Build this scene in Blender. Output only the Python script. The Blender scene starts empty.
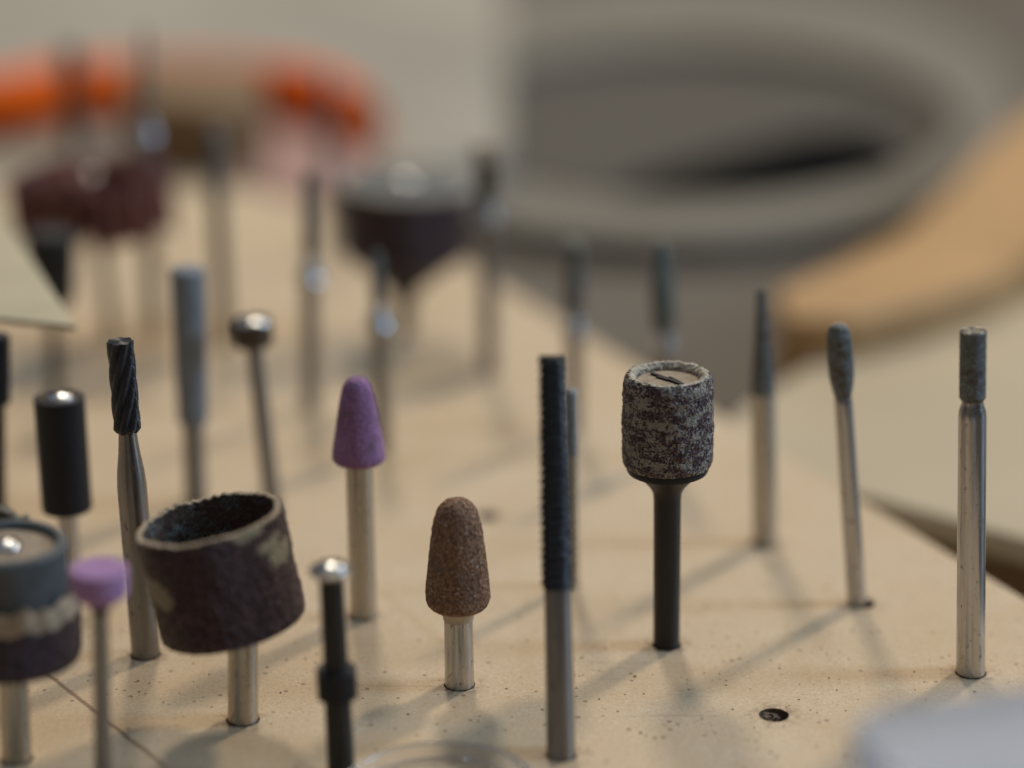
import bpy, bmesh, math, random
from mathutils import Vector, Quaternion, Matrix, noise
random.seed(7)
S = bpy.context.scene
COL = S.collection
MM = 0.001

# ------------------------------------------------------------------ camera
PITCH = math.radians(19.0); F = 2400.0; H = 0.1207       # focal length in pixels, lens height over the board
cd = bpy.data.cameras.new('camera'); cam = bpy.data.objects.new('camera', cd); COL.objects.link(cam)
cam.location = (0, 0, H); cam.rotation_euler = (math.radians(90) - PITCH, 0, 0)
cd.sensor_width = 36; cd.lens = 36 * F / 1024
cd.clip_start = 0.005; cd.clip_end = 50
cd.dof.use_dof = True; cd.dof.focus_distance = 0.2695; cd.dof.aperture_fstop = 6.3
cd.dof.aperture_blades = 0
S.camera = cam
# ------------------------------------------------------------------ world and lamps
w = bpy.data.worlds.new('World'); S.world = w; w.use_nodes = True
nt = w.node_tree; nt.nodes.clear()
wo = nt.nodes.new('ShaderNodeOutputWorld'); bg = nt.nodes.new('ShaderNodeBackground')
tc = nt.nodes.new('ShaderNodeTexCoord'); sp = nt.nodes.new('ShaderNodeSeparateXYZ'); rp = nt.nodes.new('ShaderNodeValToRGB')
nt.links.new(tc.outputs['Generated'], sp.inputs[0]); nt.links.new(sp.outputs['Z'], rp.inputs[0])
rp.color_ramp.elements[0].position = 0.0; rp.color_ramp.elements[0].color = (0.05, 0.042, 0.035, 1)
rp.color_ramp.elements[1].position = 1.0; rp.color_ramp.elements[1].color = (0.72, 0.84, 1.0, 1)
e = rp.color_ramp.elements.new(0.08); e.color = (0.10, 0.09, 0.08, 1)
e = rp.color_ramp.elements.new(0.55); e.color = (0.27, 0.27, 0.28, 1)
nt.links.new(rp.outputs[0], bg.inputs[0]); nt.links.new(bg.outputs[0], wo.inputs[0])
bg.inputs[1].default_value = 0.52
def lamp(name, az, elev, dist, size, energy, color, sizey=None):
    l = bpy.data.lights.new(name, 'AREA'); l.energy = energy; l.color = color
    l.shape = 'RECTANGLE'; l.size = size; l.size_y = sizey or size
    o = bpy.data.objects.new(name, l); COL.objects.link(o)
    a = Vector(az).normalized(); c = Vector((0.01, 0.27, 0.01))
    d = Vector((a.x * math.cos(elev), a.y * math.cos(elev), math.sin(elev)))
    o.location = c + d * dist
    o.rotation_euler = (-d).to_track_quat('-Z', 'Y').to_euler()
lamp('lamp_back_right', (0.62, 0.79), math.radians(44), 1.6, 0.14, 9.6, (1.0, 0.85, 0.65))
lamp('lamp_back', (-0.12, 0.99), math.radians(47), 1.6, 0.17, 7.6, (1.0, 0.87, 0.68))
lamp('window_right', (1.0, 0.04), math.radians(27), 1.4, 0.30, 10.5, (0.50, 0.73, 1.0), 0.40)
S.view_settings.view_transform = 'Standard'; S.view_settings.look = 'None'
S.view_settings.exposure = 0.02; S.view_settings.gamma = 1
S.render.engine = 'CYCLES'

# ------------------------------------------------------------------ pixel to place
def ray(px, py):
    u = (px - 512) / F; v = (py - 384) / F
    return Vector((u, math.cos(PITCH) - v * math.sin(PITCH), -(math.sin(PITCH) + v * math.cos(PITCH))))
def at(px, py, z=0.0):
    r = ray(px, py); return Vector((0, 0, H)) + r * ((z - H) / r.z)
def atY(px, py, Y):
    r = ray(px, py); return Vector((0, 0, H)) + r * (Y / r.y)
def depth(p):
    return p.y * math.cos(PITCH) + (H - p.z) * math.sin(PITCH)

# ------------------------------------------------------------------ materials
class NB:
    def __init__(s, name):
        s.m = bpy.data.materials.new(name); s.m.use_nodes = True; s.t = s.m.node_tree
        s.p = s.t.nodes['Principled BSDF']
        tc = s.n('ShaderNodeTexCoord'); oi = s.n('ShaderNodeObjectInfo')
        s.raw = tc.outputs['Object']
        k = s.vm('ADD', s.raw, None); mul = s.math('MULTIPLY', oi.outputs['Random'], 0.37)
        cb = s.n('ShaderNodeCombineXYZ'); s.l(mul, cb.inputs[0]); s.l(mul, cb.inputs[2])
        s.l(cb.outputs[0], k.node.inputs[1]); s.co = k
    def n(s, t): return s.t.nodes.new(t)
    def l(s, a, b): s.t.links.new(a, b)
    def vm(s, op, a, b):
        x = s.n('ShaderNodeVectorMath'); x.operation = op; s.l(a, x.inputs[0])
        if b is not None: x.inputs[1].default_value = b
        return x.outputs[0]
    def put(s, v, sock):
        if isinstance(v, (int, float)): sock.default_value = v
        elif isinstance(v, tuple): sock.default_value = v + (1,) if len(v) == 3 else v
        else: s.l(v, sock)
    def math(s, op, a, b=0.0, c=None, clamp=False):
        x = s.n('ShaderNodeMath'); x.operation = op; x.use_clamp = clamp
        s.put(a, x.inputs[0]); s.put(b, x.inputs[1])
        if c is not None: s.put(c, x.inputs[2])
        return x.outputs[0]
    def noise(s, per_mm, detail=4, rough=0.55, stretch=None, co=None, dist=0.0):
        x = s.n('ShaderNodeTexNoise'); x.inputs['Scale'].default_value = per_mm * 1000
        x.inputs['Detail'].default_value = detail; x.inputs['Roughness'].default_value = rough
        x.inputs['Distortion'].default_value = dist
        c = co or s.co
        if stretch: c = s.vm('MULTIPLY', c, stretch)
        s.l(c, x.inputs['Vector']); return x.outputs[0]
    def voro(s, per_mm, out='Distance'):
        x = s.n('ShaderNodeTexVoronoi'); x.inputs['Scale'].default_value = per_mm * 1000
        s.l(s.co, x.inputs['Vector']); return x.outputs[out]
    def step(s, v, lo, hi):
        x = s.n('ShaderNodeMapRange'); x.interpolation_type = 'SMOOTHSTEP'
        s.put(v, x.inputs[0]); x.inputs[1].default_value = lo; x.inputs[2].default_value = hi
        return x.outputs[0]
    def rng(s, v, a, b):
        x = s.n('ShaderNodeMapRange'); s.put(v, x.inputs[0]); x.inputs[1].default_value = 0.25; x.inputs[2].default_value = 0.75
        x.inputs[3].default_value = a; x.inputs[4].default_value = b; return x.outputs[0]
    def mix(s, f, a, b):
        x = s.n('ShaderNodeMix'); x.data_type = 'RGBA'; s.put(f, x.inputs[0]); s.put(a, x.inputs[6]); s.put(b, x.inputs[7]); return x.outputs[2]
    def bump(s, h, dist_mm, strength=1.0):
        x = s.n('ShaderNodeBump'); x.inputs['Distance'].default_value = dist_mm * MM; x.inputs['Strength'].default_value = strength
        s.l(h, x.inputs['Height']); s.l(x.outputs[0], s.p.inputs['Normal'])
    def set(s, **k):
        for a, v in k.items(): s.put(v, s.p.inputs[{'color': 'Base Color', 'rough': 'Roughness', 'metal': 'Metallic', 'trans': 'Transmission Weight', 'ior': 'IOR', 'sheen': 'Sheen Weight', 'spec': 'Specular IOR Level', 'sss': 'Subsurface Weight'}[a]])
        return s.m

ANI = 0.25
def steel(name, col, rough=0.28, dirt=0.5, dirtcol=(0.07, 0.05, 0.035), metal=1.0):
    b = NB(name)
    streak = b.noise(1.3, 5, 0.6, (1, 1, 0.10)); fine = b.noise(9, 3, 0.6, (1, 1, 0.05)); spot = b.noise(1.9, 5, 0.65, (1, 1, .45))
    c = b.mix(b.rng(streak, 0, 1), tuple(x * .72 for x in col), col)
    d = b.math('MULTIPLY', b.step(spot, 0.58, 0.72), dirt)
    c = b.mix(d, c, dirtcol)
    b.bump(b.math('ADD', fine, spot), 0.012, 0.6)
    b.p.inputs['Anisotropic'].default_value = .75; b.p.inputs['Anisotropic Rotation'].default_value = ANI
    tg = b.n('ShaderNodeTangent'); tg.direction_type = 'RADIAL'; tg.axis = 'Z'; b.l(tg.outputs[0], b.p.inputs['Tangent'])
    return b.set(color=c, rough=b.math('ADD', b.rng(streak, rough - .07, rough + .10), b.math('MULTIPLY', d, .3)), metal=b.math('SUBTRACT', metal, b.math('MULTIPLY', d, .6)))
def grit(name, c1, c2, per_mm=4.5, bump=0.12, rough=0.85, metal=0.0, patch=None, patch_lo=.55, patch_hi=.6, patch_mm=.35, spark=None):
    b = NB(name)
    g = b.voro(per_mm); g2 = b.noise(per_mm * 1.4, 4, .7); big = b.noise(0.45, 4, .6)
    c = b.mix(b.step(g2, .38, .66), c1, c2)
    c = b.mix(b.math('MULTIPLY', b.rng(big, 0, 1), .35), c, tuple(x * .55 for x in c1))
    if spark: c = b.mix(b.step(b.voro(per_mm * 1.7, 'Color'), .86, .93), c, spark)
    if patch:
        pn = b.math('ADD', b.noise(patch_mm, 6, .72, (1, 1, 1.7), None, .4), b.math('MULTIPLY', g2, .62))
        pm = b.step(pn, patch_lo + .31, patch_hi + .31)
        c = b.mix(pm, c, b.mix(b.rng(b.noise(3, 3), 0, 1), patch, tuple(x * .7 for x in patch)))
    b.bump(b.math('ADD', g, g2), bump, .9)
    return b.set(color=c, rough=rough, metal=metal, spec=.35)
def plain(name, col, rough=.6, metal=0.0, var=.25, per_mm=.3, bump=.03, **k):
    b = NB(name); n1 = b.noise(per_mm, 5, .6); n2 = b.noise(per_mm * 8, 3, .6)
    c = b.mix(b.math('MULTIPLY', b.rng(n1, 0, 1), 1.0), tuple(x * (1 - var) for x in col), tuple(min(1, x * (1 + var * .5)) for x in col))
    b.bump(n2, bump, .6)
    return b.set(color=c, rough=rough, metal=metal, **k)

M = {}
M['steel'] = steel('steel', (0.56, 0.55, 0.54), .19, .8)
M['bright'] = steel('neck_glint_steel', (0.85, 0.87, 0.90), .22, .1)  # paler steel that puts the highlights on the bit necks
M['steel_clean'] = steel('steel_clean', (0.56, 0.56, 0.56), .2, .35)
M['carbide_dark'] = steel('carbide_dark', (0.045, 0.047, 0.055), .36, .3, (0.01, 0.01, 0.01), .6)
M['steel_dull'] = steel('steel_dull', (0.30, 0.29, 0.28), .32, .8)
M['steel_pale'] = steel('steel_pale', (0.56, 0.53, 0.47), .27, .6)
M['steel_dark'] = steel('steel_dark', (0.10, 0.088, 0.075), .38, .5, (0.03, 0.025, 0.02))
M['blackened'] = steel('blackened', (0.04, 0.037, 0.035), .40, .3, (0.02, 0.017, 0.014), .6)
M['carbide'] = steel('carbide', (0.050, 0.049, 0.052), .5, .3, (0.02, 0.02, 0.02), .45)
M['bluegrey'] = grit('blue_grey_grit', (0.16, 0.185, 0.21), (0.36, 0.40, 0.44), 3.2, .12, .55, .35)
M['diamond'] = grit('diamond_grit', (0.075, 0.082, 0.078), (0.34, 0.36, 0.35), 3.6, .16, .45, .4, (0.13, 0.095, 0.06), .52, .66, .5)
M['greygreen'] = grit('grey_green_grit', (0.08, 0.10, 0.09), (0.22, 0.26, 0.24), 3.2, .12, .5, .2)
M['purple'] = grit('purple_stone', (0.25, 0.115, 0.235), (0.47, 0.26, 0.45), 3.0, .14, .85, 0, (0.24, 0.15, 0.18), .54, .72, .30)
M['pink'] = grit('pink_stone', (0.34, 0.17, 0.36), (0.52, 0.33, 0.55), 3, .1, .85)
M['brown'] = grit('brown_stone', (0.13, 0.058, 0.03), (0.50, 0.29, 0.17), 2.4, .34, .7, 0, (0.16, 0.15, 0.16), .60, .74, .28, spark=(0.55, 0.42, 0.34))
M['cement'] = plain('cement', (0.55, 0.45, 0.33), .8)
M['sleeve'] = grit('maroon_abrasive', (0.018, 0.009, 0.011), (0.13, 0.075, 0.085), 1.8, .55, .45, 0, None)
M['sleeve_worn'] = grit('worn_abrasive', (0.035, 0.017, 0.022), (0.20, 0.12, 0.125), 2.6, .40, .6, 0, (0.43, 0.39, 0.33), .465, .575, .6)
M['backing'] = plain('sleeve_backing', (0.40, 0.31, 0.21), .9, 0, .4, .6, .08)
M['fibre'] = plain('pale_fibre', (0.48, 0.42, 0.33), .95, 0, .35, 1.2, .12)
M['chips'] = plain('chip_wood', (0.22, 0.17, 0.12), .95, 0, .5, 1.2, .1)
M['inner'] = grit('sleeve_inside', (0.05, 0.028, 0.022), (0.13, 0.075, 0.05), 3, .15, .9, 0, (0.15, 0.17, 0.16), .52, .6, .25)
M['rubber'] = plain('black_rubber', (0.010, 0.011, 0.015), .5, 0, .4, .5, .12, spec=.28)
M['rubber_grey'] = plain('grey_rubber', (0.075, 0.085, 0.09), .6, 0, .3, .5, .05)
M['disc'] = plain('tan_disc', (0.34, 0.26, 0.18), .8, 0, .4, 1.0, .06)
M['hole'] = plain('hole_brown', (0.13, 0.075, 0.04), .95, 0, .4, 2, .1)  # hole walls, darker brown than the board face
M['flap'] = grit('flap_fibre', (0.17, 0.06, 0.05), (0.42, 0.20, 0.17), 2, .2, .95)
M['card'] = plain('pale_card', (0.50, 0.43, 0.29), .8, 0, .12, .2, .02)
M['tub'] = plain('ring_grey', (0.165, 0.148, 0.118), .6, 0, .15, .03, .03)
M['mat'] = plain('brown_mat', (0.07, 0.06, 0.047), .8, 0, .15, .03, .03)
M['tubshade'] = plain('painted_shade_black', (0.004, 0.004, 0.004), 1.0, 0, .3, .1, .05, spec=.03)  # near-black for the painted shade inside the hoop
M['tan'] = plain('tan_wood', (0.46, 0.26, 0.10), .6, 0, .22, .05, .03)
M['orange'] = plain('orange_plastic', (0.80, 0.12, 0.008), .8, 0, .1, .05, .01, spec=.1)
M['brownwood'] = plain('brown_wood', (0.20, 0.115, 0.05), .7, 0, .3, .05, .03)
M['paper'] = plain('grey_paper', (0.34, 0.31, 0.255), .85, 0, .3, .012, .02)
M['pinkcloth'] = plain('pink_grey_paper', (0.40, 0.24, 0.20), .9, 0, .25, .04, .02)
M['beigewood'] = plain('beige_wood', (0.48, 0.39, 0.26), .65, 0, .10, .03, .02)

# bench
b = NB('bench_top'); n1 = b.noise(.012, 5, .6); n2 = b.noise(.2, 4)
M['bench'] = b.set(color=b.mix(b.rng(n1, 0, 1), (0.075, 0.061, 0.045), (0.105, 0.088, 0.067)), rough=.6)
b.bump(n2, .05)

# board: pale worn plywood, stains, dust specks, scribed lines
b = NB('board_wood'); co = b.raw; b.co = b.raw
def line_mask(P, Q, w_mm, soft_mm, wob=.25):
    d = (Q - P); L = d.length; d.normalize(); nrm = Vector((-d.y, d.x, 0))
    rel = b.vm('SUBTRACT', co, tuple(P))
    x = b.n('ShaderNodeVectorMath'); x.operation = 'DOT_PRODUCT'; b.l(rel, x.inputs[0]); x.inputs[1].default_value = nrm
    y = b.n('ShaderNodeVectorMath'); y.operation = 'DOT_PRODUCT'; b.l(rel, y.inputs[0]); y.inputs[1].default_value = d
    wv = b.math('MULTIPLY', b.math('SUBTRACT', b.noise(.35, 4), .5), wob * 2 * MM)
    a = b.math('ABSOLUTE', b.math('ADD', x.outputs['Value'], wv))
    m = b.math('SUBTRACT', 1.0, b.step(a, w_mm * .5 * MM, (w_mm * .5 + soft_mm) * MM))
    e1 = b.step(y.outputs['Value'], 0, .002); e2 = b.math('SUBTRACT', 1.0, b.step(y.outputs['Value'], L - .003, L))
    return b.math('MULTIPLY', m, b.math('MULTIPLY', e1, e2))
smear = b.noise(.09, 5, .65, (1, .35, 1), None, .6); big = b.noise(.025, 4, .55); mid = b.noise(.16, 5, .6); grain = b.noise(.55, 5, .65, (1, .16, 1)); fine = b.noise(1.9, 5, .75); tiny = b.noise(8, 2, .6)
c = b.mix(b.rng(big, 0, 1), (0.575, 0.42, 0.255), (0.645, 0.50, 0.335))
c = b.mix(b.math('MULTIPLY', b.step(mid, .48, .72), .28), c, (0.70, 0.60, 0.45))
c = b.mix(b.math('MULTIPLY', b.step(smear, .50, .68), .30), c, (0.50, 0.34, 0.18))
c = b.mix(b.math('MULTIPLY', b.step(grain, .45, .75), .18), c, (0.50, 0.34, 0.18))
c = b.mix(b.math('MULTIPLY', b.step(fine, .46, .66), .50), c, (0.42, 0.29, 0.17))
c = b.mix(b.math('MULTIPLY', b.step(tiny, .55, .75), .25), c, (0.74, 0.66, 0.54))
def specks(per_mm, thr, amt, colr, c, gate=None):
    v = b.n('ShaderNodeTexVoronoi'); v.inputs['Scale'].default_value = per_mm * 1000; b.l(b.co, v.inputs['Vector'])
    sx = b.n('ShaderNodeSeparateColor'); b.l(v.outputs['Color'], sx.inputs[0])
    rad = b.math('MULTIPLY', b.step(sx.outputs[0], thr, 1.0), .34)
    m = b.math('LESS_THAN', v.outputs['Distance'], rad)
    if gate is not None: m = b.math('MULTIPLY', m, gate)
    return b.mix(b.math('MULTIPLY', m, amt), c, colr)
gate = b.step(b.noise(.05, 3), .42, .62)
c = specks(2.6, .40, .45, (0.24, 0.13, 0.06), c, gate)
c = specks(1.1, .86, .6, (0.12, 0.06, 0.03), c)
c = specks(2.9, .70, .5, (0.80, 0.76, 0.68), c)
ST = [((40, 668), (172, 772), .28, .25, (0.16, 0.07, 0.035), .75),
      ((380, 590), (450, 650), .5, .8, (0.45, 0.28, 0.12), .25),
      ((560, 612), (900, 760), .8, 2.0, (0.48, 0.32, 0.17), .18)]
for p0, p1, wd, sf, cc, am in ST:
    if am: c = b.mix(b.math('MULTIPLY', line_mask(at(*p0), at(*p1), wd, sf), am), c, cc)
gr = None
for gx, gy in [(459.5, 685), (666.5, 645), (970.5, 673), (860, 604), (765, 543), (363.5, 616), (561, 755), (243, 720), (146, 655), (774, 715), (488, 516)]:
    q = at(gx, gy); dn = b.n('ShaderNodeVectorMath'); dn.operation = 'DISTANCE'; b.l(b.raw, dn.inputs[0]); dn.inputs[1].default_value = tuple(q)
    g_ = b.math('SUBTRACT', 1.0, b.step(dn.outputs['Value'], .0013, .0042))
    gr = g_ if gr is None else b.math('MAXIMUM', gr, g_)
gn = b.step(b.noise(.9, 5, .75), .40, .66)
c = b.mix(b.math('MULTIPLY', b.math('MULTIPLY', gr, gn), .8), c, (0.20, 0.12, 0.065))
scr = b.noise(.35, 3, .6, (.12, 2.2, 1), None, .3)
c = b.mix(b.math('MULTIPLY', b.step(scr, .66, .70), .35), c, (0.36, 0.25, 0.15))
M['board'] = b.set(color=c, rough=b.rng(mid, .5, .68), spec=.4)
b.bump(b.math('ADD', b.math('MULTIPLY', fine, 1.0), b.math('MULTIPLY', grain, .6)), .05, .8)
b = NB('board_side'); g = b.noise(.5, 4, .6, (1, 1, 5)); M['boardside'] = b.set(color=b.mix(b.rng(g, 0, 1), (.36, .23, .12), (.5, .36, .2)), rough=.8)

def plastic(name, col, rough, trans, sss=0):
    b = NB(name); n = b.noise(.12, 3); b.bump(n, .05, .4)
    return b.set(color=col, rough=rough, trans=trans, ior=1.46)
M['frosted'] = plastic('frosted_plastic', (0.62, 0.665, 0.75), .5, .72)
M['clear'] = plastic('clear_plastic', (0.96, 0.98, 1.0), .10, .95)

# ------------------------------------------------------------------ mesh helpers
def link(name, me, mat, parent=None, sharp=35):
    if mat is not None:
        for m in (mat if isinstance(mat, (list, tuple)) else [mat]): me.materials.append(m)
    me.shade_smooth(); me.set_sharp_from_angle(angle=math.radians(sharp))
    o = bpy.data.objects.new(name, me); COL.objects.link(o)
    if parent: o.parent = parent
    return o
def finish(bm, name):
    bmesh.ops.recalc_face_normals(bm, faces=bm.faces)
    me = bpy.data.meshes.new(name); bm.to_mesh(me); bm.free(); return me
def resample(prof, step):
    out = [prof[0]]
    for (r0, z0), (r1, z1) in zip(prof, prof[1:]):
        n = max(1, int(math.hypot(r1 - r0, z1 - z0) / step))
        for i in range(1, n + 1): out.append((r0 + (r1 - r0) * i / n, z0 + (z1 - z0) * i / n))
    return out
def lathe_bm(prof, seg=40, fn=None, bm=None, mat4=None):
    """prof: (r, z) list; r==0 at an end closes it. fn(r, z, a) -> (r, z)"""
    bm = bm or bmesh.new(); rings = []
    for r, z in prof:
        if r <= 1e-9: rings.append([bm.verts.new((0, 0, z))])
        else:
            ring = []
            for i in range(seg):
                a = 2 * math.pi * i / seg; rr, zz = fn(r, z, a) if fn else (r, z)
                ring.append(bm.verts.new((rr * math.cos(a), rr * math.sin(a), zz)))
            rings.append(ring)
    for A, B in zip(rings, rings[1:]):
        if len(A) == 1 and len(B) == 1: continue
        for i in range(seg):
            j = (i + 1) % seg
            if len(A) == 1: bm.faces.new((A[0], B[j], B[i]))
            elif len(B) == 1: bm.faces.new((A[i], A[j], B[0]))
            else: bm.faces.new((A[i], A[j], B[j], B[i]))
    if mat4: bm.transform(mat4)
    return bm
def rough_fn(amp_mm, per_mm, seed=0.0):
    def fn(r, z, a):
        p = Vector((math.cos(a) * r, math.sin(a) * r, z)) * 1000 * per_mm + Vector((seed, seed * 2.3, 0))
        d = noise.fractal(p, 1.0, 2.0, 3) * amp_mm * MM
        return r + d, z + d * .4
    return fn
def prism(name, pts, z0, z1, mat, parent=None, bev=0.0):
    bm = bmesh.new(); lo = [bm.verts.new((p[0], p[1], z0)) for p in pts]; hi = [bm.verts.new((p[0], p[1], z1)) for p in pts]
    n = len(pts); bm.faces.new(hi); bm.faces.new(lo[::-1])
    for i in range(n): bm.faces.new((lo[i], lo[(i + 1) % n], hi[(i + 1) % n], hi[i]))
    if bev: bmesh.ops.bevel(bm, geom=list(bm.edges), offset=bev, segments=3, affect='EDGES', profile=.6)
    return link(name, finish(bm, name), mat, parent)
def tag(o, label, cat, group=None, kind=None):
    if label: o['label'] = label
    if cat: o['category'] = cat
    if group: o['group'] = group
    if kind: o['kind'] = kind
    return o

# ------------------------------------------------------------------ tools standing in holes
HOLES = []
class Tool:
    def __init__(s, name, label, base, top, cat='tool bit', group='rotary tool bits standing in the drilled board', hole=None, off=(0, 0), lean=0.0):
        s.base, s.top = base, top
        s.B = at(base[0], base[1] - 2.5); s.Tp = atY(top[0], top[1], s.B.y + lean * MM)
        s.ax = (s.Tp - s.B).normalized(); s.seed = random.random() * 50
        s.root = bpy.data.objects.new(name, None); s.root.empty_display_size = .002; COL.objects.link(s.root)
        s.root.location = s.B; s.root.rotation_mode = 'QUATERNION'
        s.root.rotation_quaternion = Vector((0, 0, 1)).rotation_difference(s.ax)
        tag(s.root, label, cat, group)
        s.hole, s.off = hole, off
    def sr(s, py, wpx):
        r = ray(512, py); n = Vector((0, -r.z, r.y))
        t = (Vector((0, 0, H)) - s.B).dot(n) / s.ax.dot(n); p = s.B + s.ax * t
        return (wpx / 2 * depth(p) / F, t)
    def prof(s, pts): return [tuple(s.sr(py, wd)) for py, wd in pts]
    def shank(s, pts, mat, name='shank', seg=40, closed=True):
        pr = s.prof(pts); r0 = pr[0][0]
        HOLES.append((s.B.x + (s.off[0] + random.uniform(-.05, .05)) * MM, s.B.y + s.off[1] * MM, s.hole * MM if s.hole else r0 + random.uniform(.05, .14) * MM))
        pr = [(0, -.009), (r0 * .9, -.009), (r0, -.0085)] + pr + [(0, pr[-1][1])]
        return link(name, finish(lathe_bm(pr, seg), name), mat, s.root)
    def part(s, name, pts, mat, seg=48, fn=None, step=None, parent=None, chamfer=0.0, sharp=35, extra=None):
        pr = s.prof(pts)
        if chamfer:
            c = chamfer * MM; (ra, za), (rb, zb) = pr[0], pr[-1]
            pr = [(ra - c, za), (ra, za + c)] + pr[1:-1] + [(rb, zb - c), (rb - c, zb)]
        pr = [(0, pr[0][1])] + pr + [(0, pr[-1][1])]
        if step: pr = resample(pr, step * MM)
        return link(name, finish(lathe_bm(pr, seg, fn), name), mat, parent or s.root, sharp)
    def local(s, name, bm, mat, parent=None, sharp=35): return link(name, finish(bm, name), mat, parent or s.root, sharp)

def box_bm(cx, cy, cz, sx, sy, sz, rot=0, bev=0, bm=None):
    bm2 = bmesh.new(); bmesh.ops.create_cube(bm2, size=1.0)
    bm2.transform(Matrix.Translation((cx, cy, cz)) @ Matrix.Rotation(rot, 4, 'Z') @ Matrix.Diagonal((sx, sy, sz, 1)))
    if bev: bmesh.ops.bevel(bm2, geom=list(bm2.edges), offset=bev, segments=2, affect='EDGES')
    return bm2
def screw(t, py, wpx, rot=.6, mat='steel_clean', hgt=.45):
    """domed slotted screw head; a part with its slot as a sub-part"""
    r, z = t.sr(py, wpx); r2 = r
    pr = [(0, z), (r, z)] + [(r * math.cos(a), z + r * .12 + r * hgt * math.sin(a)) for a in [i * math.pi / 2 / 8 for i in range(8)]] + [(0, z + r * .12 + r * hgt)]
    h = t.local('screw_head', lathe_bm(pr, 36), M[mat])
    t.local('slot', box_bm(0, 0, z + r * (.12 + hgt) - r * .10, r * 1.5, r * .2, r * .24, rot), M['blackened'], h)
    return h

# --- black twist burr, left
t = Tool('cutting_burr', 'black twisted steel burr on a grey shank, behind the tilted maroon drum', (146, 657), (120, 341))
t.shank([(657, 28.5), (500, 29.5), (487, 29.5), (470, 27), (452, 21.5), (436, 18.5), (430, 18)], M['steel_dull'])
def burr_fn(n, tw, amp, seed=0):
    def fn(r, z, a):
        k = abs(((a * n / (2 * math.pi) + z * tw * 1000) % 1.0) - .5) * 2
        k2 = abs(((-a * n * 1.6 / (2 * math.pi) + z * tw * 1700) % 1.0) - .5) * 2
        return r - amp * MM * (k ** 1.6) * min(1, r / (1 * MM)) - amp * .12 * MM * (k2 > .8), z
    return fn
t.part('cutting_head', [(432, 22), (428, 28), (341, 27.5)], M['carbide_dark'], 126, burr_fn(7, -.30, .34), .16, sharp=25)

# --- carbide rasp rod, middle
t = Tool('rasp_rod', 'tallest dark rod with fine saw-like teeth, standing in the middle foreground', (561, 757), (553, 356), lean=9)
t.shank([(757, 29), (592, 27.5), (586, 26.5)], M['steel_dull'])
def rasp(r, z, a):
    row = int(a / (2 * math.pi) * 13 + z * 60); ph = noise.cell(Vector((row * 1.7, 3.3, .5)))
    k = (z * 1000 * 1.12 + ph * .22) % 1.0; q = noise.noise(Vector((row * 3.1, z * 1400, 2)))
    return r + .18 * MM - (.52 + .35 * q) * MM * k, z
t.part('cutting_head', [(588, 31), (560, 31.5), (480, 31), (356, 28)], M['carbide'], 112, rasp, .12, sharp=30)

# --- brown rounded cone stone
t = Tool('grinding_stone', 'reddish brown rounded cone stone with a white neck on a short shank', (459.5, 687), (456.5, 499))
t.shank([(687, 29.5), (620, 29), (612, 28)], M['steel'])
t.part('stone', [(607, 47), (605.5, 56), (603, 61), (599, 64.5), (594, 65), (585, 64), (560, 58.5), (537, 53), (520, 47.5), (511, 41), (505, 33), (501, 23), (499, 11)], M['brown'], 120, rough_fn(.10, 1.6), .22, sharp=60)
t.part('neck', [(619, 30), (614, 32.5), (611, 37), (606, 44)], M['cement'], 40)

# --- purple cone
t = Tool('grinding_stone', 'purple pointed cone stone on a pale shank', (363.5, 618), (356.5, 377))
t.shank([(618, 27.5), (470, 27), (462, 27)], M['steel_pale'])
t.part('stone', [(463, 38), (461, 48), (458, 53), (453, 53.5), (440, 49), (415, 41), (395, 33.5), (386, 28.5), (380, 20), (377.5, 10)], M['purple'], 90, rough_fn(.05, 1.4, 5), .3, sharp=60)
# --- small pink wheel in front
t = Tool('grinding_stone', 'small pink flat wheel stone on a thin shank, blurred in the left foreground', (104, 800), (99, 570))
t.shank([(800, 17), (600, 16.5)], M['steel_dull'])
t.part('stone', [(602, 34), (594, 54), (592, 57), (570, 58), (568, 56)], M['pink'], 64, rough_fn(.05, 1.2, 9), .5)
t.part('collar', [(612, 18), (600, 21)], M['blackened'], 32)

# --- speckled sanding drum in focus
t = Tool('sanding_drum', 'speckled maroon sanding drum with worn pale patches on a dark shank', (666.5, 647.5), (668, 374), 'sanding drum')
t.shank([(648, 26.5), (500, 27.5), (492, 29), (486, 36), (480, 48), (474, 60), (471, 66)], M['blackened'])
t.part('rubber_core', [(472, 62), (470.5, 80), (468, 82.5), (464, 83), (390, 78), (384, 78)], M['rubber'], 72, None, None)
r0, z0 = t.sr(463, 86); r1, z1 = t.sr(459, 90.5); rt, zt = t.sr(374, 90)
ri, zi = t.sr(374, 64)
pr = [t.sr(463.5, 82), t.sr(463, 87.5), (r1, z1)] + [(t.sr(430, 91.5)), (rt, zt - .9 * MM), (rt - .15 * MM, zt - .35 * MM), (rt - .5 * MM, zt)]
sl = t.local('sanding_sleeve', lathe_bm(resample(pr, .2 * MM), 200, rough_fn(.16, 1.3, 3)), M['sleeve_worn'], None, 70)
pr = [(rt - .48 * MM, zt - .02 * MM), (rt - .75 * MM, zt + .10 * MM), (ri + .45 * MM, zt + .05 * MM), (ri + .1 * MM, zt - .3 * MM), (ri, zt - 1.3 * MM)]
t.local('frayed_rim', lathe_bm(resample(pr, .12 * MM), 220, rough_fn(.30, 2.4, 8)), M['fibre'], sl, 70)
zd = zt - .75 * MM
dk = t.local('end_disc', lathe_bm([(0, zd - .6 * MM), (ri * .97, zd - .6 * MM), (ri * .98, zd), (0, zd + .05 * MM)], 60), M['disc'])
t.local('slot', box_bm(-.1 * MM, .1 * MM, zd, ri * 1.45, .42 * MM, .5 * MM, math.radians(-52)), M['rubber'], dk)
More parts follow.
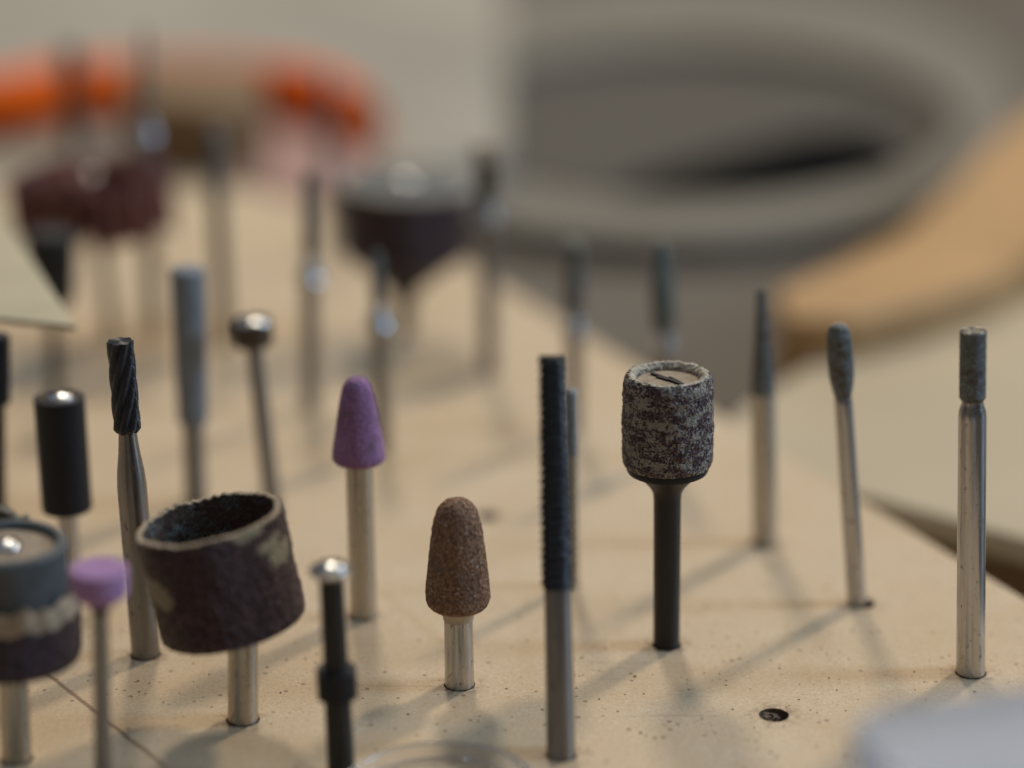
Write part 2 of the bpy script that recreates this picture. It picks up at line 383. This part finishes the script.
t.local('crack', box_bm(.75 * MM, -.35 * MM, zd, ri * .6, .3 * MM, .5 * MM, math.radians(-60)), M['rubber'], dk)
t.local('crack', box_bm(-.6 * MM, .2 * MM, zd, ri * .5, .2 * MM, .5 * MM, math.radians(-46)), M['rubber'], dk)

# --- big tilted hollow sleeve
t = Tool('sanding_drum', 'large tilted hollow maroon sanding sleeve with torn beige patches on a pale shank', (243, 722), (243, 640), 'sanding drum')
t.shank([(722, 30.5), (600, 30)], M['steel_pale'])
Y = t.B.y; C0 = atY(230, 625, Y) - t.B; C1 = atY(204, 521, Y) - t.B
axs = (C1 - C0); hh = axs.length; axs.normalize(); R = 74.5 * depth(t.B + C1) / F
mt = Matrix.Translation(C0) @ Vector((0, 0, 1)).rotation_difference((axs + Vector((-.04, .04, 0))).normalized()).to_matrix().to_4x4()
wall = .72 * MM
def torn(r, z, a):
    p = Vector((math.cos(a), math.sin(a), z * 120)) * 2.1
    d = noise.fractal(Vector((math.cos(a) * r, math.sin(a) * r, z)) * 1300, 1, 2, 3) * .16 * MM
    k = max(0, z / hh - .9) * 10
    return r + d + noise.noise(p) * .12 * MM, z + k * (noise.noise(Vector((math.cos(a) * 2, math.sin(a) * 2, 2))) * .3 + noise.noise(Vector((math.cos(a) * 14, math.sin(a) * 14, 5))) * .22) * MM
b2 = grit('maroon_abrasive_torn', (0.018, 0.009, 0.011), (0.20, 0.105, 0.10), 1.7, .8, .34)
# torn beige patches of bare cloth, placed on the sleeve
nb = b2.node_tree; P = nb.nodes['Principled BSDF']; old = P.inputs['Base Color'].links[0].from_socket
tcn = nb.nodes.new('ShaderNodeTexCoord'); last = old
nz = nb.nodes.new('ShaderNodeTexNoise'); nz.inputs['Scale'].default_value = 550; nz.inputs['Detail'].default_value = 5; nb.links.new(tcn.outputs['Object'], nz.inputs['Vector'])
def patch(pt, sx, sy, sz, last):
    a = nb.nodes.new('ShaderNodeVectorMath'); a.operation = 'SUBTRACT'; nb.links.new(tcn.outputs['Object'], a.inputs[0]); a.inputs[1].default_value = pt
    d = nb.nodes.new('ShaderNodeVectorMath'); d.operation = 'DIVIDE'; nb.links.new(a.outputs[0], d.inputs[0]); d.inputs[1].default_value = (sx, sy, sz)
    ln = nb.nodes.new('ShaderNodeVectorMath'); ln.operation = 'LENGTH'; nb.links.new(d.outputs[0], ln.inputs[0])
    ad = nb.nodes.new('ShaderNodeMath'); ad.operation = 'MULTIPLY_ADD'; nb.links.new(nz.outputs[0], ad.inputs[0]); ad.inputs[1].default_value = 2.2; nb.links.new(ln.outputs['Value'], ad.inputs[2])
    mr = nb.nodes.new('ShaderNodeMapRange'); nb.links.new(ad.outputs[0], mr.inputs[0]); mr.inputs[1].default_value = 2.3; mr.inputs[2].default_value = 1.95
    mx = nb.nodes.new('ShaderNodeMix'); mx.data_type = 'RGBA'; nb.links.new(mr.outputs[0], mx.inputs[0]); nb.links.new(last, mx.inputs[6]); mx.inputs[7].default_value = (.40, .33, .21, 1)
    return mx.outputs[2]
def on_sleeve(ang, fz): return (R * math.cos(ang), R * math.sin(ang), hh * fz)
for ang, fz, sx, sy, sz in [(math.radians(214), .58, .0026, .0026, .0013), (math.radians(228), .50, .0012, .0015, .0010), (math.radians(328), .80, .0016, .0024, .0008), (math.radians(338), .68, .0014, .0024, .0012), (math.radians(308), .97, .0016, .0016, .0007)]:
    last = patch(on_sleeve(ang, fz), sx, sy, sz, last)
nb.links.new(last, P.inputs['Base Color'])
pr = [(R * .96, 0), (R * .99, .25 * MM), (R, .7 * MM), (R * 1.01, hh * .5), (R, hh)]
sl = t.local('sanding_sleeve', lathe_bm(resample(pr, .22 * MM), 260, torn), b2, None, 70); sl.matrix_local = mt
pr = [(R + .04 * MM, hh - .12 * MM), (R - .12 * MM, hh + .08 * MM), (R - wall + .05 * MM, hh + .06 * MM), (R - wall, hh - .1 * MM)]
def torn2(r, z, a):
    r, z = torn(r, z, a); return r, z
rm = t.local('frayed_rim', lathe_bm(resample(pr, .1 * MM), 260, torn2), M['backing'], sl, 70)
def torn3(r, z, a):
    r, z = torn(r, z, a); return r, z
pr = [(R - wall, hh - .08 * MM), (R - wall, .8 * MM), (R - wall - .4 * MM, .4 * MM), (0, .4 * MM)]
t.local('sleeve_lining', lathe_bm(resample(pr, .5 * MM), 260, torn3), M['inner'], sl, 70)
pr = [(0, .01 * MM), (R * .8, .01 * MM), (R * .965, .05 * MM)]
t.local('sleeve_base', lathe_bm(pr, 60), M['rubber'], sl)

# --- torn drum at left edge
t = Tool('sanding_drum', 'frayed sanding drum with a grey rubber top and screw, cut by the left edge', (17, 761), (6, 541), 'sanding drum')
t.shank([(761, 30), (655, 30)], M['steel_pale'])
core = t.part('rubber_core', [(662, 100), (655, 118), (560, 120), (549, 121)], M['rubber_grey'], 72)
ro, zo = t.sr(549, 121); r, z = t.sr(549, 98); zt_ = t.sr(541, 98)[1]
t.local('rubber_lip', lathe_bm([(r, zo - .1 * MM), (ro, zo - .02 * MM), (ro, zt_ - .3 * MM), (ro - .3 * MM, zt_), (r + .3 * MM, zt_), (r, zt_ - .3 * MM), (r, zo - .1 * MM)], 72), M['rubber_grey'], core)
t.local('end_disc', lathe_bm([(0, z - .2 * MM), (r, z - .2 * MM), (r, z + .12 * MM), (0, z + .14 * MM)], 48), M['disc'])
screw(t, 548, 30, .3, hgt=.5)
rb, zb = t.sr(655, 138); ru, zu = t.sr(590, 135)
rbk, zbk = t.sr(532, 130)
def shred(r, z, a):
    f = max(0, (z - zb) / (zu - zb)); back = max(0, math.sin(a - .5)) ** 1.5
    z2 = z + f * (back * (zbk - zu) + noise.fractal(Vector((a * 4, 3, 1)), 1, 2, 4) * .9 * MM)
    d = noise.fractal(Vector((math.cos(a) * r, math.sin(a) * r, z)) * 1400, 1, 2, 3) * .12 * MM
    return r + d + f * noise.noise(Vector((a * 5, 7, 1))) * .35 * MM, z2
sl = t.local('sanding_sleeve', lathe_bm(resample([(rb * .86, zb - .1 * MM), (rb * .97, zb), (rb, zb + .8 * MM), (rb, zb + (zu - zb) * .72)], .25 * MM), 200, shred), M['sleeve'], None, 70)
t.local('torn_edge', lathe_bm(resample([(rb, zb + (zu - zb) * .72), (rb * .99, zb + (zu - zb) * .9), (rb * .95, zu + .3 * MM), (rb * .90, zu)], .25 * MM), 200, shred), M['backing'], sl, 70)

# --- black rubber cylinder with screw
t = Tool('rubber_drum', 'black rubber cylinder with a shiny domed screw on top, behind the frayed drum', (73, 590), (59, 397), 'sanding drum')
t.shank([(590, 20), (511, 20)], M['steel_clean'])
t.part('rubber_core', [(509, 50), (397, 51)], M['rubber'], 48, None, None, None, .12)
t.part('washer', [(514, 26), (509, 28)], M['steel_clean'], 32)
screw(t, 397, 30, .3, hgt=.26)
t.part('top_washer', [(397.5, 38), (396, 38)], M['steel_clean'], 40)

# --- black mandrel with domed screw
t = Tool('screw_mandrel', 'black collared mandrel with a shiny screw head, just left of the brown rounded stone', (341.5, 776), (331, 566))
t.shank([(776, 28), (694, 27)], M['blackened'])
t.part('collar', [(697, 40), (668, 41)], M['rubber'], 48, None, None, None, .1)
t.part('stem', [(670, 27), (664, 25.5), (569, 25.5)], M['blackened'], 32)
t.part('washer', [(572, 44), (568, 44)], M['steel_clean'], 40)
screw(t, 568, 31, .2, hgt=.34)

# --- thin bright bit behind the rasp
t = Tool('diamond_bit', 'thin bluish steel bit half hidden behind the tall toothed rod', (572, 588), (570.5, 390))
t.shank([(588, 15), (457, 14), (452, 12)], M['steel_pale'])
t.part('grit_head', [(455, 14.5), (390, 14)], M['bluegrey'], 32, None, None, None, .2)

# --- needle cone, bullet and cylinder at right
t = Tool('diamond_bit', 'pointed grey needle cone bit, leftmost of the three bits at right', (765, 545), (761.5, 290))
t.shank([(545, 25), (392, 25)], M['steel_pale'])
t.part('grit_head', [(393, 25.5), (380, 24.5), (340, 17.5), (300, 10.5), (294, 11), (290, 9)], M['diamond'], 48, rough_fn(.03, 2, 2), .3, sharp=60)
t = Tool('diamond_bit', 'bullet shaped grey-green bit leaning in an enlarged hole', (857, 606), (838, 323), hole=1.55, off=(.6, .1))
t.shank([(606, 19.5), (420, 18.5), (403, 18.5), (398, 17.5), (395, 15)], M['steel'])
t.part('grit_head', [(397, 15.5), (393, 18.5), (385, 22.5), (375, 25.5), (360, 26), (342, 25.5), (333, 23.5), (327, 18.5), (324, 11)], M['diamond'], 64, rough_fn(.04, 2.2, 4), .25, sharp=60)
t = Tool('diamond_bit', 'straight grey cylinder bit with a notched neck and polished shank, rightmost of all', (970.5, 675), (973, 331))
t.shank([(675, 29), (650, 28.5), (418, 28), (411, 27), (406, 23.5), (402, 21.5), (399, 21.5)], M['steel'])
t.part('grit_head', [(400.5, 22), (397, 26.5), (331, 26.8)], M['diamond'], 64, rough_fn(.03, 2.2, 6), .25, sharp=50)
t.part('tip_face', [(331.2, 25.0), (330.4, 24.5)], M['steel_pale'], 48)

# --- grey rod and capped bit, behind
t = Tool('stone_rod', 'thick blue-grey stone rod standing blurred left of the domed cap bit', (196, 503), (187, 268))
t.shank([(503, 22), (420, 22)], M['steel_dull'])
t.part('stone', [(423, 30), (340, 33.5), (268, 34.5)], M['bluegrey'], 48, None, None, None, .3)
t = Tool('capped_bit', 'leaning bit with a squat shiny metal cap, right of the blue-grey rod', (273, 512), (251.5, 322))
t.shank([(512, 18), (343, 17)], M['steel_dull'])
cp = t.part('cap', [(345, 20), (344.5, 37), (343, 39), (322, 40)], M['steel_dark'], 48)
t.part('cap_dome', [(322, 39.4), (319.5, 37.5), (318, 32), (317.3, 20)], M['steel'], 48, parent=cp)

# --- further row of thin bits
def thin(label, base, top, neck, ws=17, wh=14, wn=23, mat='steel_dull', head='diamond', wtop=None):
    t = Tool('diamond_bit', label, base, top)
    t.shank([(base[1], ws), (neck + 14, ws + 1), (neck + 7, wn * .9), (neck + 2, wn), (neck - 3, wn * .85), (neck - 9, wh * .7), (neck - 13, wh * .6)], M[mat])
    t.part('collar', [(neck + 9, ws * 1.02), (neck + 7, wn * 1.12), (neck - 9, wh * .75)], M['bright'], 32)  # brighter bead added so the neck shows a highlight
    t.part('grit_head', [(neck - 11, wh * .7), (neck - 17, wh), ((neck + top[1]) / 2, wh), (top[1] + 4, (wtop or wh * .8)), (top[1], (wtop or wh * .8) * .5)], M[head], 32)
    return t
t = thin('blurred thin bit with a bright round neck, straight below the orange tube end', (311, 412), (309, 172), 272)
t = thin('blurred thin bit with a bright neck, in front of the large dark drum', (383, 452), (376, 252), 318)
t = thin('faint slim bit with a dull head, left of the flame shaped bit', (574, 432), (574, 240), 325, 16, 21, 22)
t = thin('flame shaped grey-green bit rising behind the speckled sanding drum', (668, 462), (661, 240), 342, 17, 25, 23, head='greygreen', wtop=11)
t = thin('distant bit with a bright grey neck, behind the right side of the bristly wheel', (153, 335), (144, 30), 128, 16, 8, 22)
t = thin('distant grey bit crossing the right end of the orange tube', (331, 255), (326, 72), 165, 14, 14, 17)
t = Tool('diamond_bit', 'plain dark thin bit between the bristly wheel and the bright necked bit', (224, 348), (214, 128))
t.shank([(348, 16), (200, 15)], M['steel_dark']); t.part('grit_head', [(203, 17), (128, 18)], M['diamond'], 32, None, None, None, .3)
t = Tool('capped_bit', 'blurred bit with a pale cap and bright neck, right of the far dark drum', (489, 375), (485.5, 146))
t.shank([(375, 17), (222, 17)], M['steel_dull'])
t.part('collar', [(222, 18), (219, 26), (202, 18)], M['bright'], 32)  # added bright bead for the neck highlight
t.part('cutting_head', [(202, 20), (160, 22)], M['steel_dark'], 32)
t.part('cap', [(160, 26), (147, 28), (143, 24), (140, 10)], M['cement'], 32)
t = Tool('dark_pin', 'furthest dark pin standing against the left end of the orange tube', (78, 235), (70, 48))
t.shank([(235, 17), (140, 17)], M['steel_dull']); t.part('cutting_head', [(145, 19), (48, 21)], M['steel_dark'], 32, None, None, None, .4)

# --- large far drum, tapering below
t = Tool('sanding_drum', 'large blurred dark drum with a grey top and tapered underside', (404, 338), (405, 184), 'sanding drum')
t.shank([(338, 17), (298, 20)], M['steel_dark'])
t.part('rubber_core', [(302, 18), (290, 30), (268, 84), (259, 106)], M['rubber'], 64)
sl = t.part('sanding_sleeve', [(258, 112), (250, 124), (190, 132), (186, 131)], M['sleeve'], 90, rough_fn(.2, .8, 1), .5)
t.part('end_disc', [(186, 122), (183, 118)], M['rubber_grey'], 64)
screw(t, 184, 26, .3)
r, z = t.sr(184, 130)
t.local('frayed_rim', lathe_bm(resample([(r + .1 * MM, z - .6 * MM), (r, z), (r * .93, z + .1 * MM), (r * .88, z - .5 * MM)], .3 * MM), 120, rough_fn(.3, 1, 2)), M['fibre'], sl)

# --- brown bristly flap wheel
t = Tool('flap_wheel', 'brown bristly abrasive flap wheel, blurred at upper left', (113, 340), (93, 192), 'flap wheel')
t.shank([(340, 13), (225, 13)], M['steel_dull'])
hub = t.part('hub', [(222, 40), (176, 40)], M['blackened'], 32)
bm = bmesh.new(); r, z0 = t.sr(225, 146); _, z1 = t.sr(176, 132)
rnd = random.Random(3); NF = 96
for i in range(NF):
    a = 2 * math.pi * i / NF; wv = noise.noise(Vector((math.cos(a) * 3, math.sin(a) * 3, 4))); rr = r * (.98 + .12 * wv + rnd.uniform(-.10, .10)); lo = z0 + (wv * 1.6 + rnd.uniform(-1.3, 1.0)) * MM; hi = z1 + (wv * 2.6 + rnd.choice((-1.8, -.8, .2, 1.8)) + rnd.uniform(-.4, .4)) * MM; tw = rnd.uniform(.1, .28); th = .22 * MM
    cols = []
    for j in range(6):
        f = j / 5; q = r * .25 + (rr - r * .25) * f; an = a + tw * f * f; dr = -.9 * MM * f * f
        d = Vector((-math.sin(an), math.cos(an), 0)) * th
        c0 = Vector((q * math.cos(an), q * math.sin(an), 0)); jl = rnd.uniform(-.25, .25) * MM * f
        cols.append([bm.verts.new(c0 - d + Vector((0, 0, lo + dr + jl))), bm.verts.new(c0 + d + Vector((0, 0, lo + dr + jl))), bm.verts.new(c0 + d + Vector((0, 0, hi + dr - jl))), bm.verts.new(c0 - d + Vector((0, 0, hi + dr - jl)))])
    for A, B_ in zip(cols, cols[1:]):
        for k in range(4): bm.faces.new((A[k], A[(k + 1) % 4], B_[(k + 1) % 4], B_[k]))
    bm.faces.new(cols[0][::-1]); bm.faces.new(cols[-1])
t.local('abrasive_flaps', bm, M['flap'])
screw(t, 178, 24, .5)

# --- dark drum behind the pale card
t = Tool('rubber_drum', 'black cylinder mostly hidden behind the pale card at left', (56, 402), (50, 232), 'sanding drum')
t.shank([(402, 13), (300, 13)], M['steel_dark'])
t.part('rubber_core', [(304, 40), (296, 46), (232, 52)], M['rubber'], 48, None, None, None, .5)
# --- black cylinder at the left margin that carries the card
t = Tool('rubber_drum', 'black cylinder cut by the left edge, standing under the pale card', (0, 560), (-2, 334), 'sanding drum')
t.shank([(560, 13), (400, 13)], M['steel_dark'])
t.part('rubber_core', [(404, 23), (334, 24)], M['rubber'], 40, None, None, None, .3)
zc = atY(-2, 333, t.B.y).z + .1 * MM
pts = [at(76, 331, zc), at(-4, 208, zc), at(-150, 208, zc), at(-110, 312, zc)]
tag(prism('card_plate', [(p.x, p.y) for p in pts], zc, zc + .7 * MM, M['card'], None, .12 * MM), 'pale beige card plate with a sharp corner, lying on a black cylinder at left', 'card plate')

# ------------------------------------------------------------------ the drilled board
for px, py in [(488, 516), (774, 715)]:
    p = at(px, py); HOLES.append((p.x, p.y, 1.6 * MM if py > 600 else 1.3 * MM))
e1 = at(512, 290); e2 = at(1024, 596)
d = (e2 - e1).normalized(); nrm = Vector((d.y, -d.x, 0)); nrm = nrm if nrm.x < 0 else -nrm   # towards the left
far = at(297, 152); far = e1 + d * ((far - e1).dot(d))
near = e1 + d * .23
TH = 18 * MM
cor = [near, far, far + nrm * .30, near + nrm * .30]
bm = bmesh.new(); lo = [bm.verts.new((p.x, p.y, -TH)) for p in cor]; hi = [bm.verts.new((p.x, p.y, 0)) for p in cor]
bm.faces.new(hi); bm.faces.new(lo[::-1])
for i in range(4): bm.faces.new((lo[i], lo[(i + 1) % 4], hi[(i + 1) % 4], hi[i]))
bmesh.ops.bevel(bm, geom=list(bm.edges), offset=.5 * MM, segments=3, affect='EDGES')
board = link('drilled_board', finish(bm, 'drilled_board'), [M['board'], M['hole']])
cut = bmesh.new()
for i, (x, y, r) in enumerate(HOLES):
    rr = random.Random(i)
    def fn(q, z, a, x=x, i=i): return q * (1 + .05 * noise.noise(Vector((math.cos(a) * 2 + i, math.sin(a) * 2, i)))), z
    lathe_bm([(0, -.0105), (r, -.0105), (r, -.35 * MM), (r + .10 * MM, .0002), (r + .10 * MM, .003), (0, .003)], 32, fn, cut, None)
    cut.verts.ensure_lookup_table()
    n = 2 + 4 * 32
    for v in cut.verts[len(cut.verts) - n:]: v.co.x += x; v.co.y += y
me = finish(cut, 'cutter'); me.materials.append(M['board']); me.materials.append(M['hole'])
for p in me.polygons: p.material_index = 1
co_ = bpy.data.objects.new('cutter', me); COL.objects.link(co_)
md = board.modifiers.new('holes', 'BOOLEAN'); md.operation = 'DIFFERENCE'; md.solver = 'EXACT'; md.object = co_; md.use_self = True
try: md.material_mode = 'INDEX'
except Exception: pass
dg = bpy.context.evaluated_depsgraph_get(); dg.update()
nm = bpy.data.meshes.new_from_object(board.evaluated_get(dg)); board.modifiers.clear(); board.data = nm
nm.shade_smooth(); nm.set_sharp_from_angle(angle=math.radians(30))
bpy.data.objects.remove(co_)
print('board verts', len(nm.vertices), 'polys', len(nm.polygons))
tag(board, 'pale tan wooden board drilled with rows of holes that hold the tool bits', 'board')
# splinters in the open hole
bm = bmesh.new(); p = at(774, 715); rn = random.Random(5)
for k in range(16):
    q = bmesh.ops.create_icosphere(bm, subdivisions=1, radius=1.0)
    mtx = Matrix.Translation((p.x + rn.uniform(-1.2, .8) * MM, p.y + rn.uniform(-.6, .8) * MM, rn.uniform(-.7, .0) * MM)) @ Matrix.Rotation(rn.uniform(0, 3), 4, 'Z') @ Matrix.Rotation(rn.uniform(-.6, .6), 4, 'X') @ Matrix.Diagonal((rn.uniform(.3, .6) * MM, rn.uniform(.12, .25) * MM, .12 * MM, 1))
    bmesh.ops.transform(bm, matrix=mtx, verts=q['verts'])
tag(link('wood_chips', finish(bm, 'wood_chips'), M['chips']), 'pale wood chips lodged in the empty hole at lower right', 'wood chips', None, 'stuff')
# dust grains lying on the board
bm = bmesh.new(); rn = random.Random(11)
near_holes = [h for h in HOLES if h[1] < .30]
for k in range(360):
    px = rn.uniform(60, 1010); py = rn.gauss(690, 45)
    if not 560 < py < 800: continue
    p = at(px, py); s_ = abs(rn.gauss(.05, .035)) + .03
    if k > 200:
        h = rn.choice(near_holes); an = rn.uniform(0, 6.28); q_ = h[2] + abs(rn.gauss(.1, 1.1)) * MM; s_ = abs(rn.gauss(.03, .03)) + .025
        p = Vector((h[0] + q_ * math.cos(an), h[1] + q_ * math.sin(an), 0))
    if (p - e1).dot(nrm) < .002: continue
    if any((p.x - h[0]) ** 2 + (p.y - h[1]) ** 2 < (h[2] + .05 * MM) ** 2 for h in HOLES): continue
    q = bmesh.ops.create_icosphere(bm, subdivisions=1, radius=s_ * MM)
    bmesh.ops.transform(bm, matrix=Matrix.Translation((p.x, p.y, s_ * .4 * MM)) @ Matrix.Rotation(rn.uniform(0, 6), 4, 'Z') @ Matrix.Diagonal((rn.uniform(.8, 2.0), 1, .6, 1)), verts=q['verts'])
tag(link('dust_grains', finish(bm, 'dust_grains'), plain('dust', (0.34, 0.22, 0.13), .9, 0, .6, 1.5)), 'scattered brown dust grains on the drilled board', 'dust', None, 'stuff')

# ------------------------------------------------------------------ foreground plastics
# frosted box at lower right
zt = 27 * MM
A = at(838, 716, zt); Bp = at(1040, 686, zt); dv = (Bp - A).normalized(); nv = Vector((dv.y, -dv.x, 0))
def rrect(o, u, v, w_, h_, rad, n=6):
    pts = []
    for cx, cy, a0 in ((rad, rad, 180), (w_ - rad, rad, 270), (w_ - rad, h_ - rad, 0), (rad, h_ - rad, 90)):
        for i in range(n + 1):
            a = math.radians(a0 + 90 * i / n); p = o + u * (cx + rad * math.cos(a)) + v * (cy + rad * math.sin(a)); pts.append((p.x, p.y))
    return pts
root = bpy.data.objects.new('plastic_box', None); COL.objects.link(root); root.location = (A.x, A.y, 0)
tag(root, 'frosted bluish white plastic box, very blurred in the lower right corner', 'plastic box')
def under(o):
    o.parent = root; o.matrix_parent_inverse = Matrix.Translation(-root.location); return o
under(prism('lid', rrect(A, dv, nv, .040, .032, .004), zt - 5 * MM, zt, M['frosted'], None, .6 * MM))
under(prism('box_body', rrect(A + dv * .0008 + nv * .0008, dv, nv, .0384, .0304, .0035), .05 * MM, zt - 5.1 * MM, M['frosted'], None, .6 * MM))
# clear round cap lying on the board
c = at(440, 776, 3.2 * MM); R2 = 96 * depth(c) / F
bmc = bmesh.new(); n_, m_ = 96, 20
vs = []
for i in range(n_):
    a = 2 * math.pi * i / n_
    vs.append([bmc.verts.new(((R2 + .45 * MM * math.copysign(abs(math.cos(b_)) ** .7, math.cos(b_))) * math.cos(a), (R2 + .45 * MM * math.copysign(abs(math.cos(b_)) ** .7, math.cos(b_))) * math.sin(a), 1.05 * MM + 1.0 * MM * math.copysign(abs(math.sin(b_)) ** .7, math.sin(b_)))) for b_ in [2 * math.pi * (k + .5) / m_ for k in range(m_)]])
for i in range(n_):
    for k in range(m_): bmc.faces.new((vs[i][k], vs[(i + 1) % n_][k], vs[(i + 1) % n_][(k + 1) % m_], vs[i][(k + 1) % m_]))
o = link('plastic_ring', finish(bmc, 'plastic_ring'), M['clear'], None, 60); o.location = (c.x, c.y, 0)
tag(o, 'clear round plastic ring lying on the board at the bottom edge', 'plastic ring')

# ------------------------------------------------------------------ bench and blurred things behind
ZB = -TH - .1 * MM
bm = bmesh.new()
for x, y in ((-4, -1), (4, -1), (4, 8), (-4, 8)): bm.verts.new((x, y, ZB))
bm.faces.new(bm.verts[:] if False else list(bm.verts)); tag(link('table', finish(bm, 'table'), M['bench']), 'dull grey brown bench top under the board', None, None, 'structure')
def poly(px, z): return [(lambda p: (p.x, p.y))(at(x, y, z)) for x, y in px]
# beige offcut at right
z = ZB + 13 * MM
oc = tag(prism('wood_sheet', poly([(700, 448), (745, 408), (812, 360), (905, 325), (1100, 285), (1240, 600), (862, 494)], z), z - 4 * MM, z, M['beigewood'], None, 1 * MM), 'pale beige wooden sheet raised on a batten, just right of the drilled board', 'wood sheet')
prism('batten', poly([(760, 415), (812, 372), (905, 335), (1100, 295), (1200, 585), (870, 486)], z), ZB + .1 * MM, z - 4.1 * MM, M['brownwood'], oc, 1 * MM)
# grey ring
c0 = at(690, 108, ZB + 10 * MM); cx = c0
def superring(name, outer, inner, z0, z1, mat):
    bm = bmesh.new(); n = len(outer); V = [[bm.verts.new((p[0], p[1], zz)) for p in L] for L, zz in ((outer, z0), (outer, z1), (inner, z1), (inner, z0))]
    for k in range(4):
        A_, B_ = V[k], V[(k + 1) % 4]
        for i in range(n): bm.faces.new((A_[i], A_[(i + 1) % n], B_[(i + 1) % n], B_[i]))
    bmesh.ops.bevel(bm, geom=[e for e in bm.edges if e.is_manifold and e.calc_face_angle(0) > .6], offset=1.2 * MM, segments=3, affect='EDGES')
    return link(name, finish(bm, name), mat, None, 40)
zr = ZB + 6 * MM
def ell(cx, cy, a, b_, n=72, k=1.0): return [(cx + a * math.cos(2 * math.pi * i / n), cy + b_ * math.sin(2 * math.pi * i / n)) for i in range(n)]
outer = poly(ell(672, 105, 345, 134), zr); inner = poly(ell(688, 122, 268, 78), zr)
tag(prism('brown_mat', poly(ell(688, 122, 262, 76), ZB + 1 * MM), ZB + .1 * MM, ZB + 1 * MM, M['mat']), 'dull brown mat lying inside the grey hoop', 'mat')
o = superring('grey_hoop', outer, inner, ZB + .05 * MM, zr, M['tub'])
tag(o, 'broad grey oval hoop lying on the bench at upper right', 'hoop')
# near-black slab added to stand for the dark shade inside the hoop
tag(prism('hoop_shade_patch', poly([(590, 198), (650, 174), (730, 152), (810, 130), (880, 126), (905, 146), (880, 178), (810, 195), (700, 200)], ZB + 5 * MM), ZB + 1.1 * MM, ZB + 5 * MM, M['tubshade'], None, 1 * MM), 'black patch standing in for the shade along the near inside edge of the grey hoop', 'scrap')
# tan curved wooden strip outside the hoop
z = ZB + 20 * MM
tag(prism('wood_arc', poly([(775, 288), (840, 268), (900, 235), (955, 185), (1000, 135), (1060, 90), (1120, 160), (1060, 235), (1000, 275), (930, 300), (850, 318), (785, 318)], z), ZB + 4 * MM, z, M['tan'], None, 1.5 * MM), 'orange tan curved wooden strip beside the grey hoop', 'wood strip')
# pale sheet behind at left
z = ZB + 14 * MM
fc = far + d * -.0 + (-d if (far - e1).dot(-d) > 0 else d) * .002
pq = poly([(505, -80), (505, 148), (440, 172)], z) + [(fc.x, fc.y), (fc.x + nrm.x * .3, fc.y + nrm.y * .3)] + poly([(-500, -80)], z)
tag(prism('pale_sheet', pq, ZB + .2 * MM, z, M['paper'], None, .3 * MM), 'pale grey thick sheet on the bench behind the board, at upper left', 'sheet')
# orange tube
pts = [(-60, 112), (0, 106), (40, 98), (90, 92), (150, 88), (210, 88), (265, 92), (300, 96), (322, 102), (340, 112), (350, 124)]
bm = bmesh.new(); zc = ZB + 21 * MM; P3 = [at(x, y, zc) for x, y in pts]; prev = None; rad = 7.5 * MM
dense = []
for i in range(len(P3) - 1):
    p0 = P3[max(0, i - 1)]; p1 = P3[i]; p2 = P3[i + 1]; p3 = P3[min(len(P3) - 1, i + 2)]
    for k in range(6):
        t_ = k / 6; dense.append(.5 * ((2 * p1) + (p2 - p0) * t_ + (2 * p0 - 5 * p1 + 4 * p2 - p3) * t_ ** 2 + (3 * p1 - p0 - 3 * p2 + p3) * t_ ** 3))
dense.append(P3[-1])
for i, p in enumerate(dense):
    tn = (dense[min(i + 1, len(dense) - 1)] - dense[max(i - 1, 0)]).normalized(); sd = tn.cross(Vector((0, 0, 1))).normalized(); up = sd.cross(tn)
    ring = [bm.verts.new(p + (sd * math.cos(a) + up * math.sin(a)) * rad) for a in [2 * math.pi * k / 20 for k in range(20)]]
    if prev:
        for k in range(20): bm.faces.new((prev[k], prev[(k + 1) % 20], ring[(k + 1) % 20], ring[k]))
    else: bm.faces.new(ring)
    prev = ring
bm.faces.new(prev)
tag(link('orange_tube', finish(bm, 'orange_tube'), M['orange']), 'bright orange bent plastic tube lying behind the board', 'tube')
z = ZB + 33 * MM
tag(prism('wood_block', poly([(128, 58), (262, 62), (266, 98), (225, 108), (134, 104), (124, 80)], z), ZB + 14.1 * MM, z, M['brownwood'], None, 1.5 * MM), 'brown wooden block in front of the middle of the orange tube', 'wood block')
z = ZB + 18.8 * MM
tag(prism('pink_scrap', poly([(165, 130), (260, 118), (345, 140), (372, 175), (330, 205), (240, 180), (150, 165)], z), ZB + 18.25 * MM, z, M['pinkcloth'], None, .4 * MM), 'pinkish grey scrap lying between the board and the orange tube', 'scrap')
